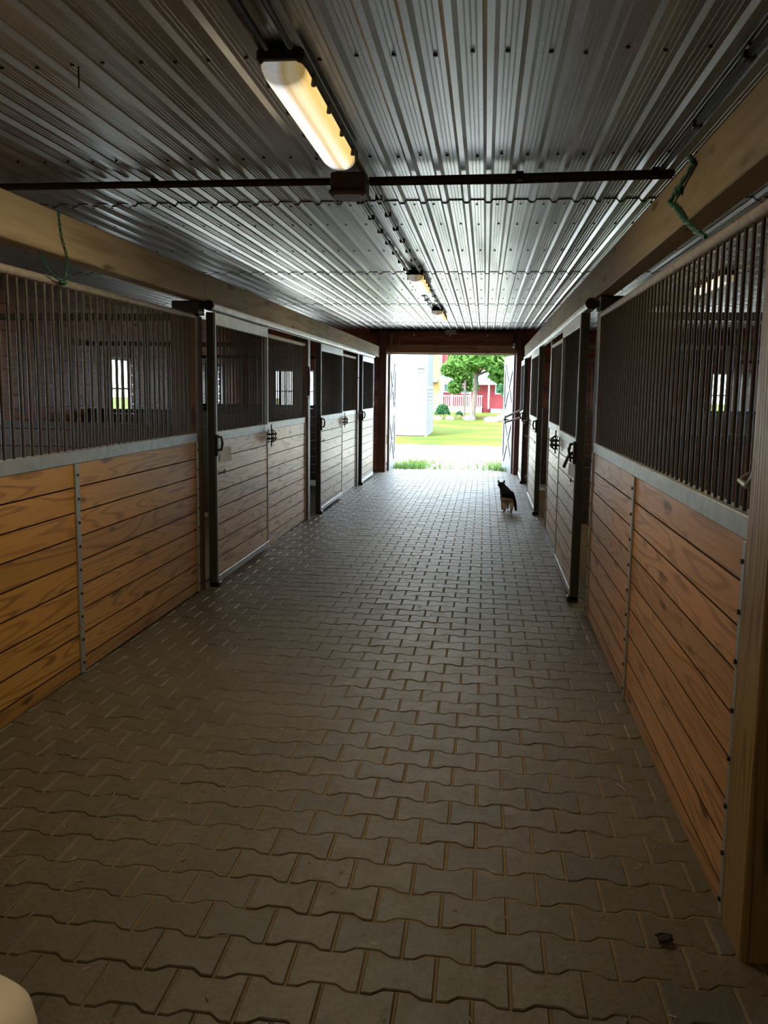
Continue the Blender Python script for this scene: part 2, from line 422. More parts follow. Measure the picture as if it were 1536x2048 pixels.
DX0, DX1, DZ = -2.03, 0.61, 2.36     # end doorway
def endwall():
    b = MB(); th = .05; wins = [(-4.45, -3.62, 1.12, 1.95), (2.25, 3.0, 1.12, 1.95), (4.55, 4.84, 1.15, 1.98)]; z = -.25; hp = .142
    while z < ZC+.05:
        zt = z+hp; segs = [(OL, OR)]
        holes = list(wins)+[(DX0-.13, DX1+.08, -1, DZ+.02)]
        for (a, c, z0, z1) in sorted(holes):
            if zt > z0+.01 and z < z1-.01:
                segs = [q for p, r in segs for q in (((p, a), (c, r)) if p < a and r > c else ((p, r),))]
        for p, r in segs: b.box(p, r, YE, YE+th, z+.002, zt-.002, .003)
        z += hp
    # outer sheathing and gable above the door so the barn shades its own forecourt
    b.box(OL, DX0-.13, YE+th, YE+.1, -.3, 1.12); b.box(DX1+.08, OR, YE+th, YE+.1, -.3, 1.12)
    xs = [(OL, -4.45), (-3.62, DX0-.13), (DX1+.08, 2.25), (3.0, 4.55), (4.84, OR)]
    for p, r in xs: b.box(p, r, YE+th, YE+.1, 1.12, 1.98)
    b.box(OL, DX0-.13, YE+th, YE+.1, 1.98, DZ+.02); b.box(DX1+.08, OR, YE+th, YE+.1, 1.98, DZ+.02)
    b.box(OL-.1, OR+.1, YE+th, YE+.1, DZ+.02, 4.3)
    struct(b.build('wall_end', M_REDX), 'red brown planked end wall around the open barn doorway', 'wall')
    for q in wins: window('Y', YE, *q, 1)
endwall()
b = MB(); b.box(DX0-.1, DX1+.06, YE-.045, YE, DZ, DZ+.10, .004); b.box(DX0-.1, DX1+.06, YE-.05, YE, DZ+.103, DZ+.17, .004)
struct(b.build('trim_2', M_LINTEL), 'pale brown lintel board over the open doorway', 'trim')
b = MB(); b.box(DX0-.19, DX0-.02, YE-.16, YE+.1, fz(YE)-.02, ZC-.04, .006); struct(b.build('trim_3', M_JAMB), 'dark red brown left jamb post of the doorway', 'trim')
b = MB(); b.box(DX1+.01, DX1+.14, YE-.14, YE+.1, fz(YE)-.02, ZC-.04, .006); struct(b.build('trim_4', M_JAMB), 'dark red brown right jamb post of the doorway', 'trim')
b = MB(); b.box(DX0-.1, DX1+.06, YE+.1, YE+.14, DZ-.03, DZ+.02, .003); struct(b.build('trim_5', M_WFRAME), 'white outer head trim above the doorway', 'trim')

# white double doors folded outwards -----------------------------------
def barn_door(n, hx, hy, ang, mirror, lab):
    o = bpy.data.objects.new('door_%d' % n, None); COL.objects.link(o); struct(o, lab, 'door')
    Wd, z0, z1 = 1.30, fz(YE)-.02, DZ-.02; b = MB()
    # local: u along leaf, v thickness (towards aisle centre positive)
    def bx(m_, u0, u1, v0, v1, za, zb, c=.003): m_.box(v0, v1, u0, u1, za, zb, c)
    bx(b, 0, Wd, -.02, .015, z0, z1)
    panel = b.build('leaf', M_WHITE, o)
    f = MB(); zm = (z0+z1)/2+.02
    for (a, c) in ((0, .12), (Wd-.12, Wd)): bx(f, a, c, .015, .034, z0, z1)
    for (a, c) in ((z0, z0+.2), (zm-.09, zm+.09), (z1-.18, z1)): bx(f, .12, Wd-.12, .015, .033, a, c)
    f.build('rail_frame', M_WHITE, o)
    for (za, zb) in ((z0+.2, zm-.09), (zm+.09, z1-.18)):
        for (p, q) in ((za, zb), (zb, za)):
            d = MB(); L = Vector((0, Wd-.24, q-p)); nrm = Vector((0, -L.z, L.y)).normalized()*.045
            A = Vector((.015, .12, p)); B = Vector((.015, Wd-.12, q)); T = Vector((.016, 0, 0))
            vs = [A-nrm, A+nrm, B+nrm, B-nrm]; vs += [v+T for v in vs]
            d.add(vs, [(4, 5, 6, 7), (0, 1, 5, 4), (1, 2, 6, 5), (2, 3, 7, 6), (3, 0, 4, 7), (3, 2, 1, 0)]); d.build('cross_brace', M_WHITE, o)
            g = MB(); n2 = nrm*1.32; n1 = nrm*1.02
            for sg in (-1, 1):
                vs = [A+n1*sg, A+n2*sg, B+n2*sg, B+n1*sg]; vs += [v+T*.6 for v in vs]
                g.add(vs, [(4, 5, 6, 7), (0, 1, 5, 4), (1, 2, 6, 5), (2, 3, 7, 6)])
            g.build('brace_edge', M_GROOVE, o)
    h = MB(); h.tube([(.035, Wd-.3, zm+.17), (.06, Wd-.3, zm+.17), (.06, Wd-.2, zm+.17), (.035, Wd-.2, zm+.17)], .008, 6); h.build('handle', M_BLACK, o)
    o.location = (hx, hy, 0); o.rotation_euler = (0, 0, ang); o.scale = (-1 if mirror else 1, 1, 1)
    for ch in o.children: ch.matrix_parent_inverse = Matrix()
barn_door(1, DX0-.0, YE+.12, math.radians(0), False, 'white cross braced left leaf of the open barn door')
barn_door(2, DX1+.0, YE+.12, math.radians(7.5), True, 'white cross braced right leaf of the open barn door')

# ================================================================== BEAMS, TRACKS, POSTS
def beam(x0, x1, z0, z1, joints, lab):
    t = thing('header_beam', ((x0+x1)/2, joints[0], z0), lab, 'beam')
    for a, c in zip(joints[:-1], joints[1:]):
        b = MB(); b.box(x0, x1, a+.0015, c-.0015, z0, z1, .005); b.build('board', M_BEAM, t)
beam(-2.30, -2.19, 2.262, 2.478, [YB+.01, 2.5, 6.93, 11.2, 15.3, YE-.17], 'long pale timber beam above the left stall fronts')
beam(.77, .88, 2.272, 2.505, [YB+.01, 2.5, 6.9, 11.1, 15.4, YE-.17], 'long pale timber beam above the right stall fronts')
def track(x, s, y0, y1, lab):
    t = thing('door_track', (x, y0, 2.2), lab, 'door track')
    b = MB(); n = 10; pr = []
    for i in range(n+1):
        a = math.pi*i/n; pr.append((x+s*.036*math.sin(a)*1.0-s*.01, 2.235+.036*math.cos(a)))
    pr = pr+[(x-s*.012, 2.195), (x-s*.012, 2.272)]
    b.prism(pr if s > 0 else pr[::-1], y0, y1, 'Y'); b.build('cover', M_TRACK, t, True)
    e = MB(); e.tube([(x, y0-.02, 2.235), (x, y0+.01, 2.235)], .042, 12); e.build('end_cap', M_BLACK, t)
    return t
track(-2.165, 1, 6.95, 17.5, 'galvanised sliding door track along the left beam')
track(.745, -1, 6.75, 17.6, 'galvanised sliding door track along the right beam')
def post(x0, x1, y0, y1, z1, M, lab, block=None):
    t = thing('wooden_post', ((x0+x1)/2, (y0+y1)/2, fz(y0)-.01), lab, 'post')
    b = MB(); b.box(x0, x1, y0, y1, fz(y1)-.012, z1, .006); b.build('timber', M, t)
    if block: c = MB(); c.box(*block, .004); c.build('bearing_block', M_BLACK, t)  # block coloured black for the shade under the beam
post(-2.43, -2.235, 6.80, 6.98, 2.15, M_POST, 'dark post between the near left stall front and first left sliding door', (-2.42, -2.21, 6.81, 6.97, 2.155, 2.258))
post(-2.40, -2.20, 11.10, 11.24, 2.26, M_POST, 'dark post before the second left sliding door')
post(-2.40, -2.20, 15.52, 15.68, 2.26, M_POST, 'dark post before the third left sliding door')
post(.79, .98, 6.50, 6.72, 2.17, M_POST, 'dark post between the near right stall front and first right sliding door', (.785, .98, 6.51, 6.74, 2.175, 2.268))
post(.78, .96, 11.02, 11.16, 2.27, M_POST, 'dark post before the second right sliding door')
post(.78, .96, 15.75, 15.90, 2.27, M_POST, 'dark post before the third right sliding door')
post(.765, 1.0, 2.45, 2.66, 2.27, M_POSTN, 'massive rough yellow brown timber post at the right edge of the photo')
post(-2.46, -2.225, 2.20, 2.40, 2.26, M_POSTN, 'rough timber post at the near end of the left stall front')

# ================================================================== STALL FRONTS
def planks(b, x0, x1, y0, y1, zb, zt, hp=.139):
    z = zt; 
    while z > zb+.02:
        a = max(z-hp, zb)
        if a-zb < .03: a = zb
        k0 = len(b.f); b.box(x0, x1, y0, y1, a+.0024, z-.0024, .0016); z = a
        for q in range(k0, len(b.f)):        # board edges painted dark as the shade in the joints
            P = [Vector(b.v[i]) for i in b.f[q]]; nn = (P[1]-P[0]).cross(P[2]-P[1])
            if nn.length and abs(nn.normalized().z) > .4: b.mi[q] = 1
    s_ = 1 if x0 < x1 else -1
    b.box(x0-s_*.007, x0-s_*.001, y0, y1, zb, zt, 0, 1)  # dark backing sheet added so the board gaps look shaded
def strip(t, x, s, y, w_, z0, z1, nscrew=8):
    b = MB(); b.box(x, x+s*.012, y, y+w_, z0, z1, .002); st = b.build('trim_strip', M_GALV, t)
    for i in range(nscrew):
        z = z0+.06+(z1-z0-.12)*i/(nscrew-1)
        c = MB(); c.tube([(x+s*.011, y+w_/2, z), (x+s*.019, y+w_/2, z)], .008, 7); c.build('screw', M_SCREW, st)
    return st
def stall_front(X, s, y0, y1, label, mid=None, M=M_PLANK, bars=True, Mbar=M_BAR, sill=M_GALV, rail=M_RAIL, bsp=.0895, name='stall_front'):
    """s = direction of the aisle (+1 for the left side)"""
    t = thing(name, (X, (y0+y1)/2, fz(y1)), label, 'stall front')
    zb = fz((y0+y1)/2)+.005; zs0, zs1 = 1.172, 1.245; M = [M, M_JOINTSHADE]
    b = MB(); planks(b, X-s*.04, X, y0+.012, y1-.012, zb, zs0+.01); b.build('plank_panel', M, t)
    b = MB(); b.box(X-s*.048, X+s*.006, y0, y1, zs0, zs1, .004); b.build('sill_channel', sill, t)
    strip(t, X, s, y0, .035, zb, zs0, 8); strip(t, X, s, y1-.035, .035, zb, zs0, 8)
    if mid: strip(t, X, s, mid, .05, zb, zs0, 9)
    b = MB(); b.tube([(X-s*.02, y0, 2.135), (X-s*.02, y1, 2.135)], .024, 10); b.build('top_rail', rail, t, True)
    n = int((y1-y0-.06)/bsp)
    for i in range(n):
        y = y0+.06+bsp*i
        if y > y1-.04: break
        c = MB(); jx = random.uniform(-.003, .003); c.tube([(X-s*.02, y+jx, zs1-.01), (X-s*.02, y-jx, 2.13)], .0088 if s > 0 else .0078, 7, cap=False); c.build('bar', Mbar, t, True)
    return t
nl = stall_front(XL, 1, 2.41, 6.79, 'near left stall front, golden planks under a barred grille', 4.66)
nr = stall_front(XR, -1, 2.67, 6.49, 'near right stall front, reddish planks under a barred grille', 4.66, M_PLANKR)
b = MB(); b.tube([(XR+.02, 2.80, 1.36), (XR-.005, 2.80, 1.34), (XR-.005, 2.73, 1.33), (XR+.0, 2.69, 1.36), (XR+.02, 2.69, 1.45)], .009, 7); b.build('rail_bracket', M_GALV, nr, True)
stall_front(XL, 1, 8.86, 11.08, 'fixed barred panel beyond the first left sliding door', None, M_PLANKD)
stall_front(XR, -1, 8.66, 11.0, 'fixed barred panel beyond the first right sliding door', None, M_PLANKD)
stall_front(XL, 1, 13.62, 15.5, 'fixed barred panel beyond the second left sliding door', None, M_PLANKD)
stall_front(XR, -1, 14.3, 15.7, 'fixed barred panel beyond the second right sliding door', None, M_PLANKD)
stall_front(XL-.12, 1, 17.5, 18.6, 'dark stained barred panel beside the left jamb of the doorway', None, M_DARKPLANK, sill=M_CHAN, rail=M_CHAN)  # planks, sill and rail coloured dark for the shade on this panel

def latch_cage(X, s, y, z, parent):
    """bowed guard of two hoops and upright straps around the gate pin"""
    b = MB(); h = .13; r = .085
    for dz in (-.022, .022):
        pts = [(X+s*(.005+.075*math.sin(math.pi*i/10)), y-r*math.cos(math.pi*i/10), z+dz) for i in range(11)]
        b.tube(pts, .010, 6)
    for i in range(5):
        a = math.pi*(i+.5)/5; px = X+s*(.004+.07*math.sin(a)); py = y-r*math.cos(a)
        b.tube([(X+s*.004+(px-X-s*.004)*.5, y+(py-y)*.8, z-h/2), (px, py, z-h*.3), (px, py, z+h*.3), (X+s*.004+(px-X-s*.004)*.5, y+(py-y)*.8, z+h/2)], .005, 6)
    b.tube([(X+s*.03, y, z-h*.8), (X+s*.03, y, z+h*.9)], .007, 6)
    return b.build('latch_guard', M_BLACK, parent, True)
def sliding_door(X, s, y0, y1, label, M=M_PLANK, cage=None, lever=False, ring=True):
    """X = outer plank face on the aisle side"""
    t = thing('sliding_stall_door', (X, (y0+y1)/2, fz(y1)+.04), label, 'stall door', None)
    zb = fz(y1)+.045; zs0, zs1 = 1.165, 1.24; th = .055; zt = 2.19; M = [M, M_JOINTSHADE]
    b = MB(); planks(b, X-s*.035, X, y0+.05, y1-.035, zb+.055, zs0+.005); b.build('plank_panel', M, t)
    b = MB(); b.box(X-s*th, X+s*.008, y0, y0+.055, zb-.02, zt, .004); b.build('leading_channel', M_CHAN, t)
    b = MB(); b.box(X+s*.0085, X+s*.012, y0+.03, y0+.055, zb, zt, .001); b.build('edge_strip', M_GALV, t)
    b = MB(); b.box(X-s*th, X+s*.006, y1-.035, y1, zb, zt, .003); b.build('trailing_channel', M_GALV, t)
    b = MB(); b.box(X-s*th, X+s*.006, y0+.055, y1-.035, zs0, zs1, .004)
    b.prism([(y0+.055, zs0+.002), (y0+.055, zs0-.15), (y0+.10, zs0-.15), (y0+.26, zs0+.002)], X-s*.002, X+s*.004); b.build('sill_channel', M_GALV, t)
    b = MB(); b.box(X-s*th, X+s*.006, y0+.055, y1-.035, zt-.095, zt, .004); b.build('header_channel', M_GALV, t)
    b = MB(); b.box(X-s*.045, X+s*.01, y0+.02, y1, zb-.0, zb+.055, .004); b.build('bottom_channel', M_GALV, t)
    b = MB(); b.box(X-s*.05, X+s*.03, y0+.0, y0+.09, zb-.035, zb+.012, .006); b.build('floor_guide', M_BLACK, t)
    for yy in (y0+.2, y1-.2):
        b = MB(); b.box(X-s*.028, X-s*.018, yy-.03, yy+.03, zt-.01, 2.225, .002); b.build('hanger', M_BLACK, t)
    n = int((y1-y0-.14)/.094)
    for i in range(n+1):
        y = y0+.085+(y1-y0-.15)*i/n
        c = MB(); c.tube([(X-s*.025, y, zs1-.01), (X-s*.025, y, zt-.09)], .0075, 7, cap=False); c.build('bar', M_BAR, t, True)
    b = MB(); b.tube([(X+s*.01, y0+.03, 1.09), (X+s*.05, y0+.035, 1.10), (X+s*.06, y0+.035, 1.15), (X+s*.05, y0+.035, 1.20), (X+s*.01, y0+.03, 1.205)], .011, 7)
    b.box(X+s*.008, X+s*.03, y0-.005, y0+.06, 1.05, 1.22, .004); b.build('pull_handle', M_BLACK, t, True)
    if lever:
        b = MB(); b.tube([(X+s*.03, y0+.06, 1.13), (X+s*.05, y0+.16, 1.10), (X+s*.05, y0+.50, .99)], [.014, .012, .015], 8)
        b.tube([(X+s*.035, y0+.12, 1.06), (X+s*.05, y0+.2, 1.16)], .008, 6); b.build('latch_lever', M_BLACK, t, True)
    if ring:
        b = MB(); b.tube([(X+s*.02, y0+.22+.022*math.cos(a), .905+.016*math.sin(a)) for a in [2*math.pi*i/12 for i in range(12)]], .004, 6, closed=True)
        b.tube([(X, y0+.14, .90), (X+s*.02, y0+.2, .903)], .005, 6); b.build('eye_ring', M_BLACK, t, True)
    if cage is not None: latch_cage(X+s*.008, s, cage, 1.12, t)
    return t
sliding_door(-2.165, 1, 7.03, 8.85, 'first left sliding stall door with a paper sheet on it', M_PLANKD, 8.84)
sliding_door(.715, -1, 6.98, 8.66, 'first right sliding stall door with a long diagonal latch lever', M_PLANKD, 8.62, lever=True)
sliding_door(-2.165, 1, 11.72, 13.62, 'second left sliding stall door, past the gap beside its post', M_PLANKD, 13.6)
sliding_door(.715, -1, 12.25, 14.32, 'second right sliding stall door, just left of the first right one', M_PLANKD, 14.3)
sliding_door(-2.165, 1, 15.78, 17.45, 'third left sliding stall door nearest the open doorway', M_PLANKD, None, ring=False)
sliding_door(.715, -1, 16.75, 18.3, 'third right sliding stall door nearest the open doorway', M_PLANKD, None, ring=False)

# ================================================================== STALL PARTITIONS
def partition(xa, xb, y, label, M=M_DARKPLANK, solid=False):
    t = thing('stall_partition', ((xa+xb)/2, y, fz(y)), label, 'stall partition')
    b = MB(); z = 1.25
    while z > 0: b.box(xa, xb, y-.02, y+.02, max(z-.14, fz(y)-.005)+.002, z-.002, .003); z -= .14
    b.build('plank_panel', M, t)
    b = MB(); b.box(xa, xb, y-.025, y+.025, 1.25, 1.31, .004); b.build('sill_channel', M_CHAN, t)
    b = MB(); b.box(xa, xb, y-.022, y+.022, 2.11, 2.165, .005); b.build('top_rail', M_CHAN, t)
    n = int(abs(xb-xa)/.1)
    for i in range(1, n):
        x = xa+(xb-xa)*i/n; c = MB(); c.tube([(x, y, 1.30), (x, y, 2.115)], .0075, 6, cap=False); c.build('bar', M_BAR, t, True)
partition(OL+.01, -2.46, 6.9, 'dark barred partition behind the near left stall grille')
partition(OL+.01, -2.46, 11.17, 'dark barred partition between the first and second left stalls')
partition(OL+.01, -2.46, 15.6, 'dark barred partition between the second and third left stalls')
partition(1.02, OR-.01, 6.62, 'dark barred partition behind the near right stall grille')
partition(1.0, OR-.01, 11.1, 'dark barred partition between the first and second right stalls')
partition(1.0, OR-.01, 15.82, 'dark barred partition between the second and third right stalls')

# ================================================================== LAMPS
def lens_mat():
    M = bpy.data.materials.new('lamp_lens'); M.use_nodes = True; k = N(M); t = M.node_tree
    b = k.b; b.inputs['Base Color'].default_value = (.8, .78, .7, 1); b.inputs['Roughness'].default_value = .25
    tc = k.n('ShaderNodeTexCoord'); sp = k.n('ShaderNodeSeparateXYZ'); k.l(tc.outputs['Object'], sp.inputs[0])
    # two fluorescent tubes glow through the ribbed lens: a cool one and an old warm one
    u = k.math('MULTIPLY_ADD', sp.outputs[0], 5.0); u.node.inputs[2].default_value = .5
    c = k.ramp(u, [(0.10, (1.0, .82, .50)), (.26, (1.0, 1.0, .93)), (.42, (1.0, 1.0, .97)), (.56, (.75, .55, .26)), (.66, (.95, .80, .48)), (.76, (.95, .78, .42)), (.86, (.95, .62, .2)), (1.0, (.85, .55, .2))])
    wv = k.noise(k.mapping(tc.outputs['Object'], (50, 1.5, 50)), 2, 3)
    st = k.math('MULTIPLY', k.math('ADD', k.math('MULTIPLY', wv, .5), .75), LENS_GLOW)
    ye = k.math('SUBTRACT', 1.0, k.math('POWER', k.math('ABSOLUTE', k.math('MULTIPLY', sp.outputs[1], 1.55)), 14.0), True)
    k.l(c, b.inputs['Emission Color']); k.l(k.math('MULTIPLY', st, k.math('ADD', k.math('MULTIPLY', ye, .75), .25)), b.inputs['Emission Strength'])
    return M
M_LENS = lens_mat()
def strip_light(x, yc, L, label, group=None, power=LAMP_W, w_=.165, col=(1.0, .80, .48)):
    t = thing('strip_light', (x, yc, ZC-.13), label, 'lamp', group)
    b = MB(); b.box(-w_/2-.006, w_/2+.006, -L/2, L/2, .055, .108, .012); h = b.build('housing', M_DARKMETAL, t)
    b = MB(); n = 12; rows = []
    ys = [-L/2+.004, -L/2+.03, -L/2+.10, L/2-.10, L/2-.03, L/2-.004]; sc = [.72, .93, 1, 1, .93, .72]
    for y, q in zip(ys, sc): rows.append([(w_/2*q*math.cos(math.pi*i/n), y, .056-.062*q*math.sin(math.pi*i/n)**.8) for i in range(n+1)])
    vs = [v for r_ in rows for v in r_]; K = n+1
    fs = [(r_*K+i, r_*K+i+1, (r_+1)*K+i+1, (r_+1)*K+i) for r_ in range(5) for i in range(n)]+[tuple(range(K)), tuple(range(5*K, 6*K))[::-1]]
    b.add(vs, fs); lens = b.build('lens', M_LENS, t, True)
    for sx in (-1, 1):
        for y in (-L*.36, -L*.12, L*.12, L*.36):
            c = MB(); c.box(sx*(w_/2-.004), sx*(w_/2+.012), y-.012, y+.012, .03, .075, .002); c.build('clip', M_DARKMETAL, t)
    for o in (h, lens, *t.children): o.matrix_parent_inverse = Matrix()
    ld = bpy.data.lights.new('tube_light', 'AREA'); ld.shape = 'RECTANGLE'; ld.size = .034; ld.size_y = L*.84
    ld.energy = power; ld.color = col; ld.spread = math.radians(178)
    lo = bpy.data.objects.new('tube_light', ld); COL.objects.link(lo); lo.parent = t; lo.location = (-.038, 0, -.010)
    return t
strip_light(-.775, 4.08, 1.42, 'large lit strip lamp on the ceiling closest to the viewer', power=LAMP_W*1.0)
strip_light(-.755, 10.15, 1.42, 'second lit ceiling strip lamp, halfway down the aisle', power=LAMP_W*.5)
strip_light(-.745, 14.35, 1.42, 'farthest and smallest of the aisle ceiling strip lamps', power=LAMP_W*.5)
strip_light(-.775, -1.2, 1.42, 'unseen strip lamp added behind the viewer to brighten the foreground', power=LAMP_W*.8)  # added lamp out of view, fills light into the foreground
strip_light(-4.2, 3.9, 1.42, 'unseen strip lamp added to brighten the near left stall', power=LAMP_W*.8)  # added lamp out of view, lifts the stall interior
strip_light(-4.78, 7.64, 1.42, 'unseen strip lamp added to brighten the first left stall', power=LAMP_W*.4)  # added lamp, kept off frame to light the stall walls
strip_light(2.9, 4.6, 1.42, 'unseen strip lamp added to brighten the near right stall', power=LAMP_W*.7)  # added lamp out of view, lights the wall behind the grille
strip_light(2.40, 10.2, 1.42, 'lit strip lamp seen through the right grille, the nearer one', power=LAMP_W*.5)
strip_light(2.40, 13.5, 1.42, 'small lit strip lamp seen through the right grille, the farther one', power=LAMP_W*.5)

# ================================================================== CONDUITS, BOXES
def conduit(pts, r, label, clamps=(), M=M_DARKMETAL):
    t = thing('conduit', pts[0], label, 'conduit')
    b = MB(); b.tube(pts, r, 8); b.build('pipe', M, t, True)
    for p in clamps:
        c = MB(); c.box(p[0]-.022, p[0]+.022, p[1]-.022, p[1]+.022, p[2]-.018, ZC-.02, .004); c.build('clamp', M_BLACK, t)
    return t
conduit([(-5.1, 5.42, 2.80), (-3.0, 5.40, 2.80), (-.93, 5.36, 2.798)], .021, 'thick dark conduit crossing the ceiling left of the junction box', [(-3.9, 5.4, 2.80), (-2.0, 5.38, 2.80)])
conduit([(-.70, 5.34, 2.798), (0.1, 5.32, 2.802), (1.0, 5.26, 2.80)], .019, 'thick dark conduit crossing the ceiling right of the junction box', [(.16, 5.32, 2.8), (.9, 5.27, 2.8)])
conduit([(-.70, 5.37, 2.786), (0.1, 5.36, 2.784), (1.0, 5.31, 2.79)], .012, 'thin dark cable hugging the crossing conduit on the right')
conduit([(.93, 5.2, 2.815), (.92, 3.8, 2.815), (.89, 1.0, 2.815)], .016, 'dark conduit running along the ceiling above the near right beam', [(.925, 4.4, 2.815), (.915, 3.55, 2.815), (.90, 2.7, 2.815)])
conduit([(-.70, 5.45, 2.81), (-.71, 7.0, 2.815), (-.70, 9.40, 2.80)], .012, 'right one of the two clamped cables leading to the second lamp', [(-.71, 5.9+.55*i, 2.815) for i in range(7)])
conduit([(-.84, 5.45, 2.81), (-.84, 7.0, 2.815), (-.82, 9.40, 2.80)], .012, 'left one of the two clamped cables leading to the second lamp', [(-.84, 6.0+.55*i, 2.815) for i in range(7)])
conduit([(-.70, 10.9, 2.80), (-.70, 12.2, 2.815), (-.69, 13.6, 2.80)], .011, 'right cable between the second and third lamps', [(-.70, 11.3+.6*i, 2.815) for i in range(4)])
conduit([(-.83, 10.9, 2.80), (-.83, 12.2, 2.815), (-.82, 13.6, 2.80)], .011, 'left cable between the second and third lamps', [(-.83, 11.2+.6*i, 2.815) for i in range(4)])
conduit([(-.81, 3.3, 2.80), (-.81, 1.0, 2.815)], .014, 'left cable entering the nearest lamp from the viewer side')
conduit([(-.72, 3.3, 2.80), (-.72, 1.0, 2.815)], .012, 'right cable entering the nearest lamp from the viewer side')
t = thing('junction_box', (-.815, 5.36, 2.72), 'dark square junction box at the end of the nearest strip lamp', 'junction box')
b = MB(); b.box(-.915, -.715, 5.26, 5.46, 2.735, ZC-.02, .008); b.build('housing', M_BOX, t)
b = MB(); b.box(-.925, -.705, 5.25, 5.47, 2.705, 2.735, .01); b.build('cover_plate', M_BOX, t)
for sx in (-.9, -.73):
    for sy in (5.275, 5.445):
        b = MB(); b.tube([(sx, sy, 2.706), (sx, sy, 2.699)], .008, 6); b.build('screw', M_SCREW, t)
t = thing('wire_hook', (-1.93, 4.0, ZC-.02), 'short dark wire hanging from the ceiling, far left of the near lamp', 'wire')
b = MB(); b.tube([(-1.62, 3.55, ZC-.01), (-1.62, 3.55, ZC-.09)], .003, 5); b.build('wire', M_BLACK, t)
conduit([(-2.4, YE-.05, 2.80), (-.8, YE-.05, 2.80), (.55, YE-.05, 2.79)], .03, 'dark conduit along the top of the end wall', M=M_DARKMETAL)
conduit([(-1.95, YE-.06, 2.74), (-1.97, YE-.06, 2.40)], .018, 'pale pipe dropping beside the top left of the doorway', M=M_RAIL)
t = thing('junction_box', (-.72, YE-.06, 2.75), 'small grey junction box centred above the doorway', 'junction box')
b = MB(); b.box(-.85, -.62, YE-.11, YE-.005, 2.74, 2.83, .006); b.build('housing', M_TRACK, t)
t = thing('electrical_switch', (.56, YE-.08, 2.5), 'small dark bracket and pale fitting right of the doorway head', 'fitting')
b = MB(); b.box(.54, .60, YE-.16, YE-.145, 2.45, 2.78, .004); b.build('bracket', M_CHAN, t)
b = MB(); b.tube([(.57, YE-.18, 2.56), (.55, YE-.20, 2.47)], .024, 8); b.build('fitting', M_PAPER, t, True)
t = thing('wire', (-.7, YE-.07, 2.7), 'thin pale wire looping along the boards over the doorway', 'wire')
pts = [(-1.75+2.2*i/40, YE-.06, 2.70-.055*abs(math.sin(i*.235))-.02*(i > 15)) for i in range(41)]
b = MB(); b.tube([(-1.80, YE-.06, 2.36), (-1.79, YE-.06, 2.69)]+pts+[(.50, YE-.06, 2.58), (.56, YE-.07, 2.48)], .0045, 5); b.build('strand', M_WIRE, t, True)
for x in (-1.50, -.75, .02):
    c = MB(); c.box(x-.012, x+.012, YE-.075, YE-.002, 2.70, 2.745, .002); c.build('insulator', M_PAPER, t)

# ================================================================== SMALL THINGS
def twine(pts, label, r=.005, strands=2):
    t = thing('twine', pts[0], label, 'twine'); 
    for k in range(strands):
        P = []
        for i in range(len(pts)-1):
            for j in range(6):
                a = Vector(pts[i]).lerp(Vector(pts[i+1]), j/6); ph = (i*6+j)*1.3+k*math.pi
                P.append(a+Vector((.004*math.cos(ph), .007*math.sin(ph), .003*math.sin(ph*1.7))))
        P.append(Vector(pts[-1])); b = MB(); b.tube(P, r, 6); b.build('strand', M_ROPE, t, True)
    return t
t = twine([(.765, 3.75, 2.515), (.758, 3.62, 2.46), (.752, 3.86, 2.42), (.75, 4.02, 2.40), (.75, 3.86, 2.34), (.755, 3.72, 2.27), (.765, 3.55, 2.20), (.775, 3.44, 2.16)], 'frayed green twine knotted over the near right beam', .008)
b = MB(); b.ball((.753, 3.86, 2.41), .02, 8, 6, jit=.25); b.build('knot', M_ROPE, t)
t = twine([(-2.185, 4.50, 2.478), (-2.183, 4.52, 2.36), (-2.183, 4.58, 2.26), (-2.20, 4.60, 2.18), (-2.21, 4.57, 2.135), (-2.20, 4.50, 2.14), (-2.20, 4.40, 2.17), (-2.185, 4.28, 2.255)], 'thin green twine looped from the left beam to the grille rail', .003)
b = MB(); b.ball((-2.205, 4.57, 2.13), .018, 8, 6, jit=.25, sc=(1, 1.6, .7)); b.build('knot', M_ROPE, t)
def sheet(x, s, y0, y1, z0, z1, label):
    b = MB(); n = 6; vs = []
    for i in range(n+1):
        u = i/n
        for j in range(2): vs.append((x+s*(.007+.02*u**3*(1-j*.3)), y0+(y1-y0)*u, z0+(z1-z0)*j))
    vs += [(a-s*.0012, b_, c) for a, b_, c in vs]; m_ = 2*(n+1)
    fs = [(2*i, 2*i+2, 2*i+3, 2*i+1) for i in range(n)]+[(m_+2*i+1, m_+2*i+3, m_+2*i+2, m_+2*i) for i in range(n)]
    tag(b.add(vs, fs).build('paper_sheet', M_PAPER), label, 'paper')
sheet(-2.165, 1, 7.17, 7.44, .985, 1.105, 'white paper sheet pinned to the first left sliding door')
sheet(.713, -1, 7.11, 7.36, .93, 1.03, 'pale bluish paper sheet on the first right sliding door')
def halter(x, s, y, z, label, L=.5):
    t = thing('halter', (x, y, z), label, 'halter')
    b = MB(); b.tube([(x, y, z), (x+s*.05, y, z+.01), (x+s*.06, y, z-.03)], .006, 6); b.build('hook', M_BLACK, t)
    b = MB(); b.tube([(x+s*.05, y, z), (x+s*.055, y+.05, z-L*.4), (x+s*.05, y+.03, z-L), (x+s*.05, y-.02, z-L*.95), (x+s*.055, y-.05, z-L*.45)], .011, 6, closed=True)
    b.tube([(x+s*.055, y-.05, z-L*.45), (x+s*.055, y+.05, z-L*.4)], .010, 6); b.build('strap', M_STRAP, t, True)
    b = MB(); b.tube([(x+s*.05+.02*math.cos(a), y+.0, z-L-.01+.02*math.sin(a)) for a in [2*math.pi*i/10 for i in range(10)]], .005, 5, closed=True); b.build('ring', M_GALV, t, True)
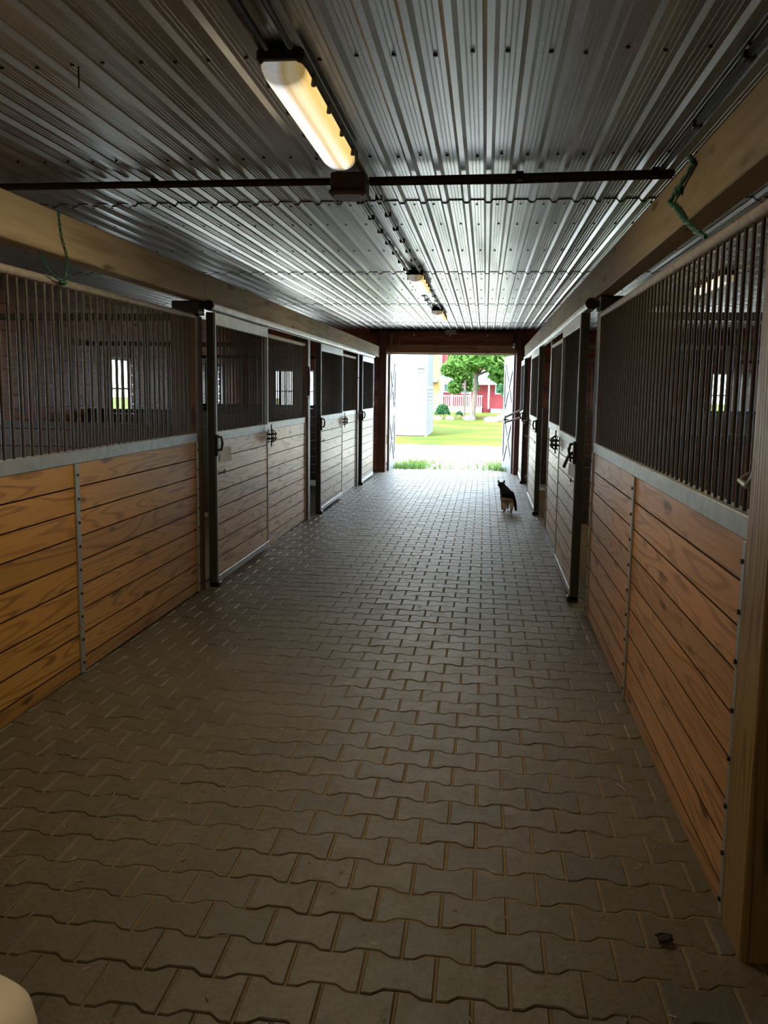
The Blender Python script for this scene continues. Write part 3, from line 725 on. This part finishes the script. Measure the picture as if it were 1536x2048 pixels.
halter(-2.225, 1, 11.0, 1.86, 'black halter hanging on the post before the second left door', .35)
halter(-2.20, 1, 15.56, 1.80, 'black lead strap hanging at the post before the third left door', .6)
halter(-2.335, 1, 18.55, 1.25, 'black strap hanging beside the left jamb of the doorway', .55)
halter(.775, -1, 15.60, 1.60, 'long black strap hanging past the second right sliding door', .75)
t = thing('saddle_rack', (.70, 16.9, 1.2), 'pale tubular rack folded out near the right doorway jamb', 'rack')
for dz in (0, -.14):
    b = MB(); b.tube([(.685, 17.1, 1.25+dz), (.40, 17.5, 1.10+dz*.7)], .02, 8); b.build('arm', M_RAIL, t, True)
b = MB(); b.tube([(.40, 17.5, 1.13), (.40, 17.5, .97)], .014, 8); b.tube([(.36, 17.48, 1.05), (.46, 17.52, 1.05)], .012, 8); b.build('clamp', M_BLACK, t, True)
# black feed bucket seen low in the gap by the third left door
b = MB(); b.lathe([(.10, 0), (.12, .28), (.13, .29), (.13, .30), (.115, .30), (.095, .02)], (-2.32, 15.71+.17, fz(15.8)+.0), 16)
# clump and straw
b = MB()
for i in range(16):
    a = random.uniform(0, 6.28); r = random.uniform(0, .022)
    b.ball((.572+r*math.cos(a), 2.51+r*math.sin(a), .008+random.uniform(0, .012)), random.uniform(.005, .010), 6, 4, jit=.4, sc=(1.6, .8, .8))
tag(b.build('dirt_clump', M_STRAP), 'small dark crumbly clump lying on the pavers at lower right', 'dirt clump')
b = MB()
for i in range(420):
    y = random.uniform(1.7, 9) if i % 3 else random.uniform(1.7, 4); x = random.uniform(-2.1, .72); a = random.uniform(0, 6.28); L = random.uniform(.004, .012)
    if random.random() < .08: L *= 3
    b.tube([(x-L*math.cos(a), y-L*math.sin(a), fz(y)+.0035), (x+L*math.cos(a), y+L*math.sin(a), fz(y)+.005)], random.uniform(.001, .002), 4)
tag(b.build('straw_bits', mat('straw', (.42, .34, .2), .7)), 'scattered tiny bits of straw on the aisle pavers', 'straw', kind='stuff')
b = MB(); b.lathe([(.165, 0), (.185, .02), (.19, .10), (.18, .15), (.15, .185), (.09, .2), (.02, .205)], (-1.175, 1.735, 0), 40)  # made-up tub standing in for a pale shape of unknown nature
tag(b.build('tub_stand_in', M_CREAM, None, True), 'unidentified pale cream shape, modelled as a tub, cut off by the lower left corner', 'tub')

# ================================================================== CAT
def cat():
    V = []; E_ = []; Rr = []
    def chain(pts, start=None):
        prev = start
        for (p, r) in pts:
            V.append(p); Rr.append(r); i = len(V)-1
            if prev is not None: E_.append((prev, i))
            prev = i
        return prev
    # local frame: +Y forward (away from the viewer), origin on the floor
    hip = chain([((0, 0, .225), (.070, .075))])
    sp = chain([((-.004, .09, .230), (.072, .074)), ((-.010, .18, .232), (.064, .068)), ((-.02, .245, .25), (.056, .062))], hip)
    chain([((-.040, .295, .295), (.040, .042)), ((-.058, .325, .328), (.047, .044)), ((-.066, .355, .325), (.036, .034)), ((-.07, .385, .312), (.02, .018))], sp)
    # hind legs (knee forward, hock back)
    for sx, dy, dx in ((-1, .05, -.01), (1, -.03, .004)):
        chain([((sx*.034+dx, .02+dy, .175), (.044, .052)), ((sx*.032+dx, .055+dy, .125), (.032, .034)), ((sx*.029+dx, -.005+dy, .078), (.020, .021)), ((sx*.027+dx, .0+dy, .025), (.016, .017)), ((sx*.027+dx, .035+dy, .014), (.018, .014))], hip)
    for sx, dy in ((-1, -.03), (1, .03)):
        chain([((sx*.036-.015, .235+dy*.3, .165), (.027, .03)), ((sx*.034-.015, .225+dy, .10), (.018, .019)), ((sx*.034-.015, .235+dy, .03), (.014, .014)), ((sx*.034-.015, .255+dy, .013), (.016, .012))], sp)
    # tail hanging down to the right
    chain([((.035, -.055, .232), (.022, .022)), ((.062, -.085, .17), (.018, .018)), ((.070, -.095, .10), (.018, .018)), ((.078, -.098, .035), (.012, .012))], hip)
    me = bpy.data.meshes.new('cat'); me.from_pydata(V, E_, []); o = bpy.data.objects.new('cat', me); COL.objects.link(o)
    sk = o.modifiers.new('skin', 'SKIN'); sk.use_smooth_shade = True
    if not me.skin_vertices:
        bpy.context.view_layer.objects.active = o
    sv = me.skin_vertices[0].data if me.skin_vertices else None
    if sv:
        for i, r in enumerate(Rr): sv[i].radius = r
        sv[0].use_root = True
    sub = o.modifiers.new('sub', 'SUBSURF'); sub.levels = 2; sub.render_levels = 2
    M = mat('cat_fur', (.012, .012, .016), .8, spec=.15); k = N(M)
    tc = k.n('ShaderNodeTexCoord'); s_ = k.n('ShaderNodeSeparateXYZ'); k.l(tc.outputs['Object'], s_.inputs[0])
    nz = k.noise(tc.outputs['Object'], 30, 3)
    zz = k.math('ADD', s_.outputs[2], k.math('MULTIPLY', nz, .05))
    low = k.ramp(zz, [(.205, (1, 1, 1)), (.222, (0, 0, 0))])
    tail = k.math('LESS_THAN', s_.outputs[1], -.066)
    m_ = k.math('MULTIPLY', low, k.math('SUBTRACT', 1.0, tail))
    k.l(k.mix(m_, (.0035, .0035, .006), (.62, .56, .47)), k.b.inputs['Base Color'])
    fur = k.noise(k.mapping(tc.outputs['Object'], (1, 1, .35)), 220, 3); k.bump(fur, .5, .004)
    me.materials.append(M)
    o.location = (.365, 12.42, fz(12.45)-.002); o.rotation_euler = (0, 0, math.radians(5)); o.scale = (1.2, 1.1, 1.09)
    tag(o, 'black and white cat walking away along the right side of the aisle', 'cat')
    for sx in (-1, 1):
        e = MB(); bx, by, bz = -.058+sx*.030, .325, .352
        vs = [(bx-.018, by-.004, bz), (bx+.018, by-.004, bz), (bx, by+.014, bz-.004), (bx+sx*.006, by, bz+.042)]
        e.add(vs, [(0, 1, 3), (1, 2, 3), (2, 0, 3), (0, 2, 1)]); eo = e.build('ear', M_STRAP, o)
cat()

# ================================================================== OUTSIDE
def leafmat(name, c1, c2, tr=.35):
    M = mat(name, c1, .6, spec=.2); k = N(M); geo = k.n('ShaderNodeNewGeometry')
    c = k.mix(geo.outputs['Random Per Island'], c1, c2); k.l(c, k.b.inputs['Base Color'])
    td = k.n('ShaderNodeBsdfTranslucent'); k.l(c, td.inputs[0]); mx = k.n('ShaderNodeMixShader'); mx.inputs[0].default_value = tr
    k.l(k.b.outputs[0], mx.inputs[1]); k.l(td.outputs[0], mx.inputs[2]); k.l(mx.outputs[0], k.t.nodes['Material Output'].inputs[0])
    return M
M_LEAF = leafmat('tree_leaf', (.055, .15, .026), (.13, .25, .05)); M_LEAF2 = leafmat('bush_leaf', (.02, .085, .03), (.05, .14, .05))
M_WEED = leafmat('weed_leaf', (.08, .17, .03), (.15, .22, .07))
M_BARK = dirty('bark', (.13, .105, .085), .9, 0, .6, 8, bump=.5)
def lawn_mat():
    M = mat('lawn_grass', (.3, .45, .08), .95, spec=.05); k = N(M); p = k.n('ShaderNodeNewGeometry').outputs['Position']
    a = k.noise(p, .35, 5, .6); b_ = k.noise(k.mapping(p, (6, 1.5, 1)), 5, 4, .7)
    c = k.ramp(a, [(.36, (.032, .078, .008)), (.5, (.072, .086, .010)), (.66, (.095, .092, .020))])
    c = k.mix(k.math('MULTIPLY', b_, .45), c, (.035, .045, .004)); k.l(c, k.b.inputs['Base Color']); return M
GZ = -.2
b = MB(); n = 40
def gh(y): return GZ
b.add([(-60, 29.6, GZ), (60, 29.6, GZ), (60, 160, GZ), (-60, 160, GZ)], [(0, 1, 2, 3)])
struct(b.build('trim_6', lawn_mat()), 'sunlit yellow green lawn beyond the gravel drive', 'lawn')
M_GRAVEL = dirty('pale_gravel', (.62, .58, .52), .95, 0, .35, 3, dark=(.45, .42, .38), bump=.5)
b = MB(); b.add([(-60, 21.4, GZ), (60, 21.4, GZ), (60, 29.6, GZ), (-60, 29.6, GZ)], [(0, 1, 2, 3)]); struct(b.build('trim_7', M_GRAVEL), 'pale gravel drive outside the doorway', 'gravel drive')
b = MB(); b.add([(-60, YE+.1, -.16), (60, YE+.1, -.16), (60, 21.4, GZ), (-60, 21.4, GZ)], [(0, 1, 2, 3)]); struct(b.build('trim_8', dirty('pale_threshold', (.5, .5, .47), .9, 0, .5, 2, dark=(.3, .33, .26), bump=.4)), 'pale weedy ground at the threshold', 'ground')
b = MB(); b.add([(-60, -30, -.32), (60, -30, -.32), (60, YE+.1, -.32), (-60, YE+.1, -.32)], [(0, 1, 2, 3)]); struct(b.build('trim_9', M_DIRT), 'ground around the barn', 'ground')
b = MB()
for i in range(2600):
    cl = random.random()
    x = random.gauss(-1.7, .28) if cl < .35 else random.gauss(.45, .2) if cl < .6 else random.uniform(-2.0, .7)
    y = random.uniform(19.4, 22.2) if cl < .6 else random.uniform(20.0, 24.2); z = GZ+.03 if y < 20.5 else GZ
    h = random.uniform(.03, .11)*(1.5 if cl < .6 else .8); a = random.uniform(0, 6.28); wd = random.uniform(.006, .014)
    dx, dy = math.cos(a)*wd, math.sin(a)*wd; lx, ly = random.uniform(-.05, .05), random.uniform(-.05, .05)
    b.add([(x-dx, y-dy, z-.01), (x+dx, y+dy, z-.01), (x+lx*.5+dx*.8, y+ly*.5+dy*.8, z+h*.6), (x+lx*.5-dx*.8, y+ly*.5-dy*.8, z+h*.6), (x+lx, y+ly, z+h)], [(0, 1, 2, 3), (3, 2, 4)])
tag(b.build('weeds', M_WEED), 'green weeds and grass tufts growing just outside the doorway', 'weeds', kind='stuff')

# white shed
t = thing('white_shed', (-4.4, 36, GZ), 'tall white shed standing left outside the doorway', 'shed')
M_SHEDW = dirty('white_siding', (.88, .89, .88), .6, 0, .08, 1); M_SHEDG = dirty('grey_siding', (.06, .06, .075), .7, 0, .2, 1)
b = MB(); b.box(-8, -2.33, 34.9, 35.0, GZ, 5.2); b.box(-2.33, -2.25, 34.88, 35.02, GZ, 5.2, .01); b.build('front_wall', M_SHEDW, t)
b = MB(); z = GZ
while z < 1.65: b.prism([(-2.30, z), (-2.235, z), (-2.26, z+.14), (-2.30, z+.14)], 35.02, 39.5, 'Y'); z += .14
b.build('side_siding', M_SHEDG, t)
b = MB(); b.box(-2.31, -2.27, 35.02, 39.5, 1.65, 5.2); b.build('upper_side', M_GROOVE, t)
b = MB(); b.box(-2.62, -2.36, 34.86, 34.9, 2.37, 2.44, .004); b.box(-2.62, -2.36, 34.86, 34.9, 2.25, 2.28, .004); b.build('vent', M_GROOVE, t)
b = MB(); b.box(-8, -2.3, 34.87, 34.9, GZ, GZ+.05); b.build('base_board', M_CHAN, t)
b = MB(); b.box(-8.2, -2.1, 34.7, 39.6, 5.2, 5.35); b.build('roof', M_TRACK, t)

# house
M_RED = dirty('red_siding', (.24, .028, .035), .7, 0, .2, 1); M_YEL = dirty('yellow_siding', (.36, .19, .055), .7, 0, .25, .7, dark=(.34, .28, .14))
M_ROOF = dirty('grey_shingle', (.13, .15, .17), .8, 0, .3, 2); M_TRIMW = mat('white_trim', (.85, .85, .83), .6)
t = thing('red_house', (-1, 76, GZ), 'red house with white porch seen behind the trees outside', 'house')
b = MB(); b.box(-6.5, 4.5, 76, 82, GZ, 6.5); b.build('wall', M_RED, t)
b = MB(); b.box(-4.5, -3.78, 75.4, 76, GZ, 6.6, .01); b.prism([(-4.5, 6.6), (-3.78, 6.6), (-4.14, 7.4)], 75.4, 76, 'Y'); b.build('yellow_bay', M_YEL, t)
b = MB(); b.box(-3.78, -3.66, 75.35, 76, GZ, 6.4); b.build('corner_board', M_TRIMW, t)
b = MB(); b.prism([(75.9, 3.3), (74.3, 2.35), (74.3, 2.22), (76.0, 2.22)], -3.6, 3.4, 'X'); b.build('porch_roof', M_ROOF, t)
b = MB(); b.prism([(75.9, 2.75), (74.9, 2.35), (74.9, 2.25), (76.0, 2.25)], -5.2, -3.95, 'X'); b.build('side_roof', M_ROOF, t)
b = MB(); b.box(-3.6, 3.4, 74.28, 74.36, 2.1, 2.25); b.build('fascia', M_TRIMW, t)
for (x, z, w_, h_) in ((-3.4, 1.5, .42, .55), (-1.9, 1.4, .5, .7), (.9, 1.4, .6, .8), (-2.2, 4.3, .5, .8), (.6, 4.3, .5, .8)):
    b = MB(); f = .08; b.box(x-f, x+w_+f, 75.93, 75.99, z-f, z+h_+f); wf = b.build('window', M_TRIMW, t)
    b = MB(); b.box(x, x+w_/2-.02, 75.90, 75.93, z, z+h_); b.box(x+w_/2+.02, x+w_, 75.90, 75.93, z, z+h_); b.build('pane', mat('dark_pane', (.12, .2, .25), .15), wf)
b = MB(); b.box(-.12, .36, 75.9, 75.97, GZ, .75); b.build('door', M_RED, t)
for x in (-3.5, -2.72, -1.2, .3, 1.8, 3.2):
    b = MB(); b.box(x-.06, x+.06, 74.4, 74.52, .15, 2.12, .01); b.build('porch_post', M_TRIMW, t)
b = MB(); b.box(-4.2, -.25, 74.3, 76, GZ, .2); b.box(.5, 3.4, 74.3, 76, GZ, .1); b.build('porch_deck', M_TRIMW, t)
for (xa, xb) in ((-4.1, -1.15), (-.95, -.2)):
    b = MB(); b.box(xa, xb, 74.32, 74.40, 1.12, 1.20); b.box(xa, xb, 74.32, 74.40, .24, .30)
    x = xa
    while x < xb: b.box(x, x+.035, 74.34, 74.38, .28, 1.14); x += .16
    b.build('railing', M_TRIMW, t)
b = MB(); b.prism([(-6.8, 6.4), (4.8, 6.4), (3.5, 9), (-5.5, 9)], 75.6, 82.4, 'Y'); b.build('roof', M_ROOF, t)

def tree(x, y, h0, r0, crowns, nleaf, label, M=M_LEAF, lean=0.0, ls=.22, lo=None):
    t = thing('tree', (x, y, GZ), label, 'tree')
    b = MB(); b.tube([(x-lean*.8, y, GZ-.05), (x-lean*.5, y, GZ+.35), (x, y, GZ+h0*.5), (x+lean*.3, y, GZ+h0), (x+lean*.6, y, GZ+h0*1.5)], [r0*1.55, r0*1.1, r0*.95, r0*.8, r0*.4], 10)
    for cx, cy, cz, cr in crowns[:6]: b.tube([(x+lean*.3, y, GZ+h0*.85), ((x+cx)/2, (y+cy)/2, (GZ+h0+cz)/2), (cx, cy, cz)], [r0*.5, r0*.28, r0*.1], 6)
    b.build('trunk', M_BARK, t, True)
    b = MB(); tot = sum(c[3]**2 for c in crowns)
    for cx, cy, cz, cr in crowns:
        for _ in range(int(nleaf*cr*cr/tot)):
            u = Vector((random.gauss(0, 1), random.gauss(0, 1), random.gauss(0, 1))).normalized()*cr*(random.random()**.28)
            p = Vector((cx, cy, cz))+Vector((u.x, u.y, u.z*.75)); s_ = ls*random.uniform(.6, 1.3)
            a = Vector((random.gauss(0, 1), random.gauss(0, 1), random.gauss(0, 1))).normalized(); c = a.cross(Vector((random.gauss(0, 1), random.gauss(0, 1), random.gauss(0, 1)))).normalized()
            b.add([p-a*s_, p+c*s_*.45, p+a*s_, p-c*s_*.45], [(0, 1, 2, 3)])
    b.build('crown', M, t)
cr = [(0.4, 55.5, 4.6, 1.6), (-1.0, 56, 4.4, 1.2), (1.0, 55.5, 2.7, .8), (1.5, 55.2, 2.9, 1.0), (.9, 56, 3.6, 1.0), (-1.0, 55.5, 3.3, .8), (-.1, 56.5, 5.4, 1.4), (1.8, 56.5, 4.2, 1.5), (.8, 54.5, 3.4, 1.1), (1.9, 55, 2.6, 1.1), (-1.75, 56, 3.3, .6), (0.2, 57, 6.4, 2.2), (3.2, 57, 4.0, 1.8), (-.2, 54.6, 3.5, .8), (2.6, 55.5, 1.7, .75)]
tree(-.62, 56, 3.2, .17, cr, 17000, 'big green tree with a pale slanting trunk outside the doorway', lean=.22)
cr = [(-1.5, 60, 2.6, .75), (-2.0, 60, 1.8, .55), (-1.4, 60, 3.6, 1.1), (-.9, 60, 1.9, .5), (-2.3, 60, 3.0, .7), (-1.9, 60, 4.2, .8)]
tree(-1.32, 59.5, 2.2, .08, cr, 4200, 'slender tree left of the big tree trunk', lean=.03, ls=.17)
cr = [(3.2, 66, 2.6, 1.6), (1.9, 66, 1.9, 1.1), (4.8, 66, 3.6, 2.2), (2.6, 66, 4.5, 1.8)]
tree(2.6, 66, 1.6, .14, cr, 4200, 'dark green tree at the right behind the big tree', M_LEAF2, ls=.22)
def bush(x, y, r, h, n, label):
    t = MB(); 
    for _ in range(n):
        u = Vector((random.gauss(0, 1), random.gauss(0, 1), abs(random.gauss(0, 1)))).normalized()*(random.random()**.2)
        p = Vector((x+u.x*r, y+u.y*r, GZ+u.z*h)); s_ = .10*random.uniform(.6, 1.3)
        a = Vector((random.gauss(0, 1), random.gauss(0, 1), random.gauss(0, 1))).normalized(); c = a.cross(Vector((random.gauss(0, 1), random.gauss(0, 1), random.gauss(0, 1)))).normalized()
        t.add([p-a*s_, p+c*s_*.5, p+a*s_, p-c*s_*.5], [(0, 1, 2, 3)])
    tag(t.build('bush', M_LEAF2), label, 'bush')
bush(-2.78, 60, .52, .9, 1300, 'round dark green bush in front of the white porch railing')
bush(-1.62, 58, .26, .5, 500, 'small green bush left of the tree trunks')
bush(2.0, 64, .5, .6, 700, 'low green bush near the red door at the right')
M_ROCK = dirty('pale_rock', (.30, .27, .24), .9, 0, .4, 3, bump=.4)
for i, (x, y, r, lb) in enumerate(((-2.9, 55, .22, 'tan rock at the left end of the flower bed'), (-2.1, 55, .22, 'wide tan rock in front of the round bush'), (-.95, 55.2, .28, 'pale rock just left of the big tree trunk'), (.35, 52.5, .30, 'white rock lying right of the big tree trunk'), (1.05, 54, .38, 'large pale rock at the right of the flower bed'))):
    b = MB(); b.ball((x, y, GZ+r*.3), r, 10, 7, jit=.16, sc=(1.3, 1, .8)); tag(b.build('rock', M_ROCK), lb, 'rock')
b = MB()
for _ in range(1500):
    x = random.uniform(-3.2, 1.6); y = random.uniform(56.9, 57.6); z = GZ; h = random.uniform(.1, .32); a = random.uniform(0, 6.28); wd = .04
    b.add([(x-math.cos(a)*wd, y-math.sin(a)*wd, z), (x+math.cos(a)*wd, y+math.sin(a)*wd, z), (x+random.uniform(-.1, .1), y, z+h)], [(0, 1, 2)])
tag(b.build('flower_bed_plants', leafmat('bed_leaf', (.14, .18, .05), (.28, .22, .10))), 'low mixed yellow green plants around the tree trunks', 'plants', kind='stuff')

# ------------------------------------------------------------------ groups of repeated things
GROUPS = {'sliding_stall_door': 'sliding stall doors along the aisle', 'wooden_post': 'timber posts of the stall fronts',
          'stall_front': 'fixed barred stall fronts along the aisle', 'stall_partition': 'barred partitions between stalls',
          'strip_light': 'ceiling strip lamps', 'conduit': 'conduits and cables on the ceiling', 'halter': 'halters and straps on the posts',
          'rock': 'rocks edging the flower bed', 'tree': 'trees outside the doorway', 'bush': 'bushes outside the doorway',
          'door_track': 'sliding door tracks', 'header_beam': 'timber beams over the stall fronts', 'twine': 'green twine on the beams'}
for o in S.objects:
    if o.parent is None and o.get('label') and not o.get('kind'):
        g_ = GROUPS.get(o.name.split('.')[0])
        if g_: o['group'] = g_
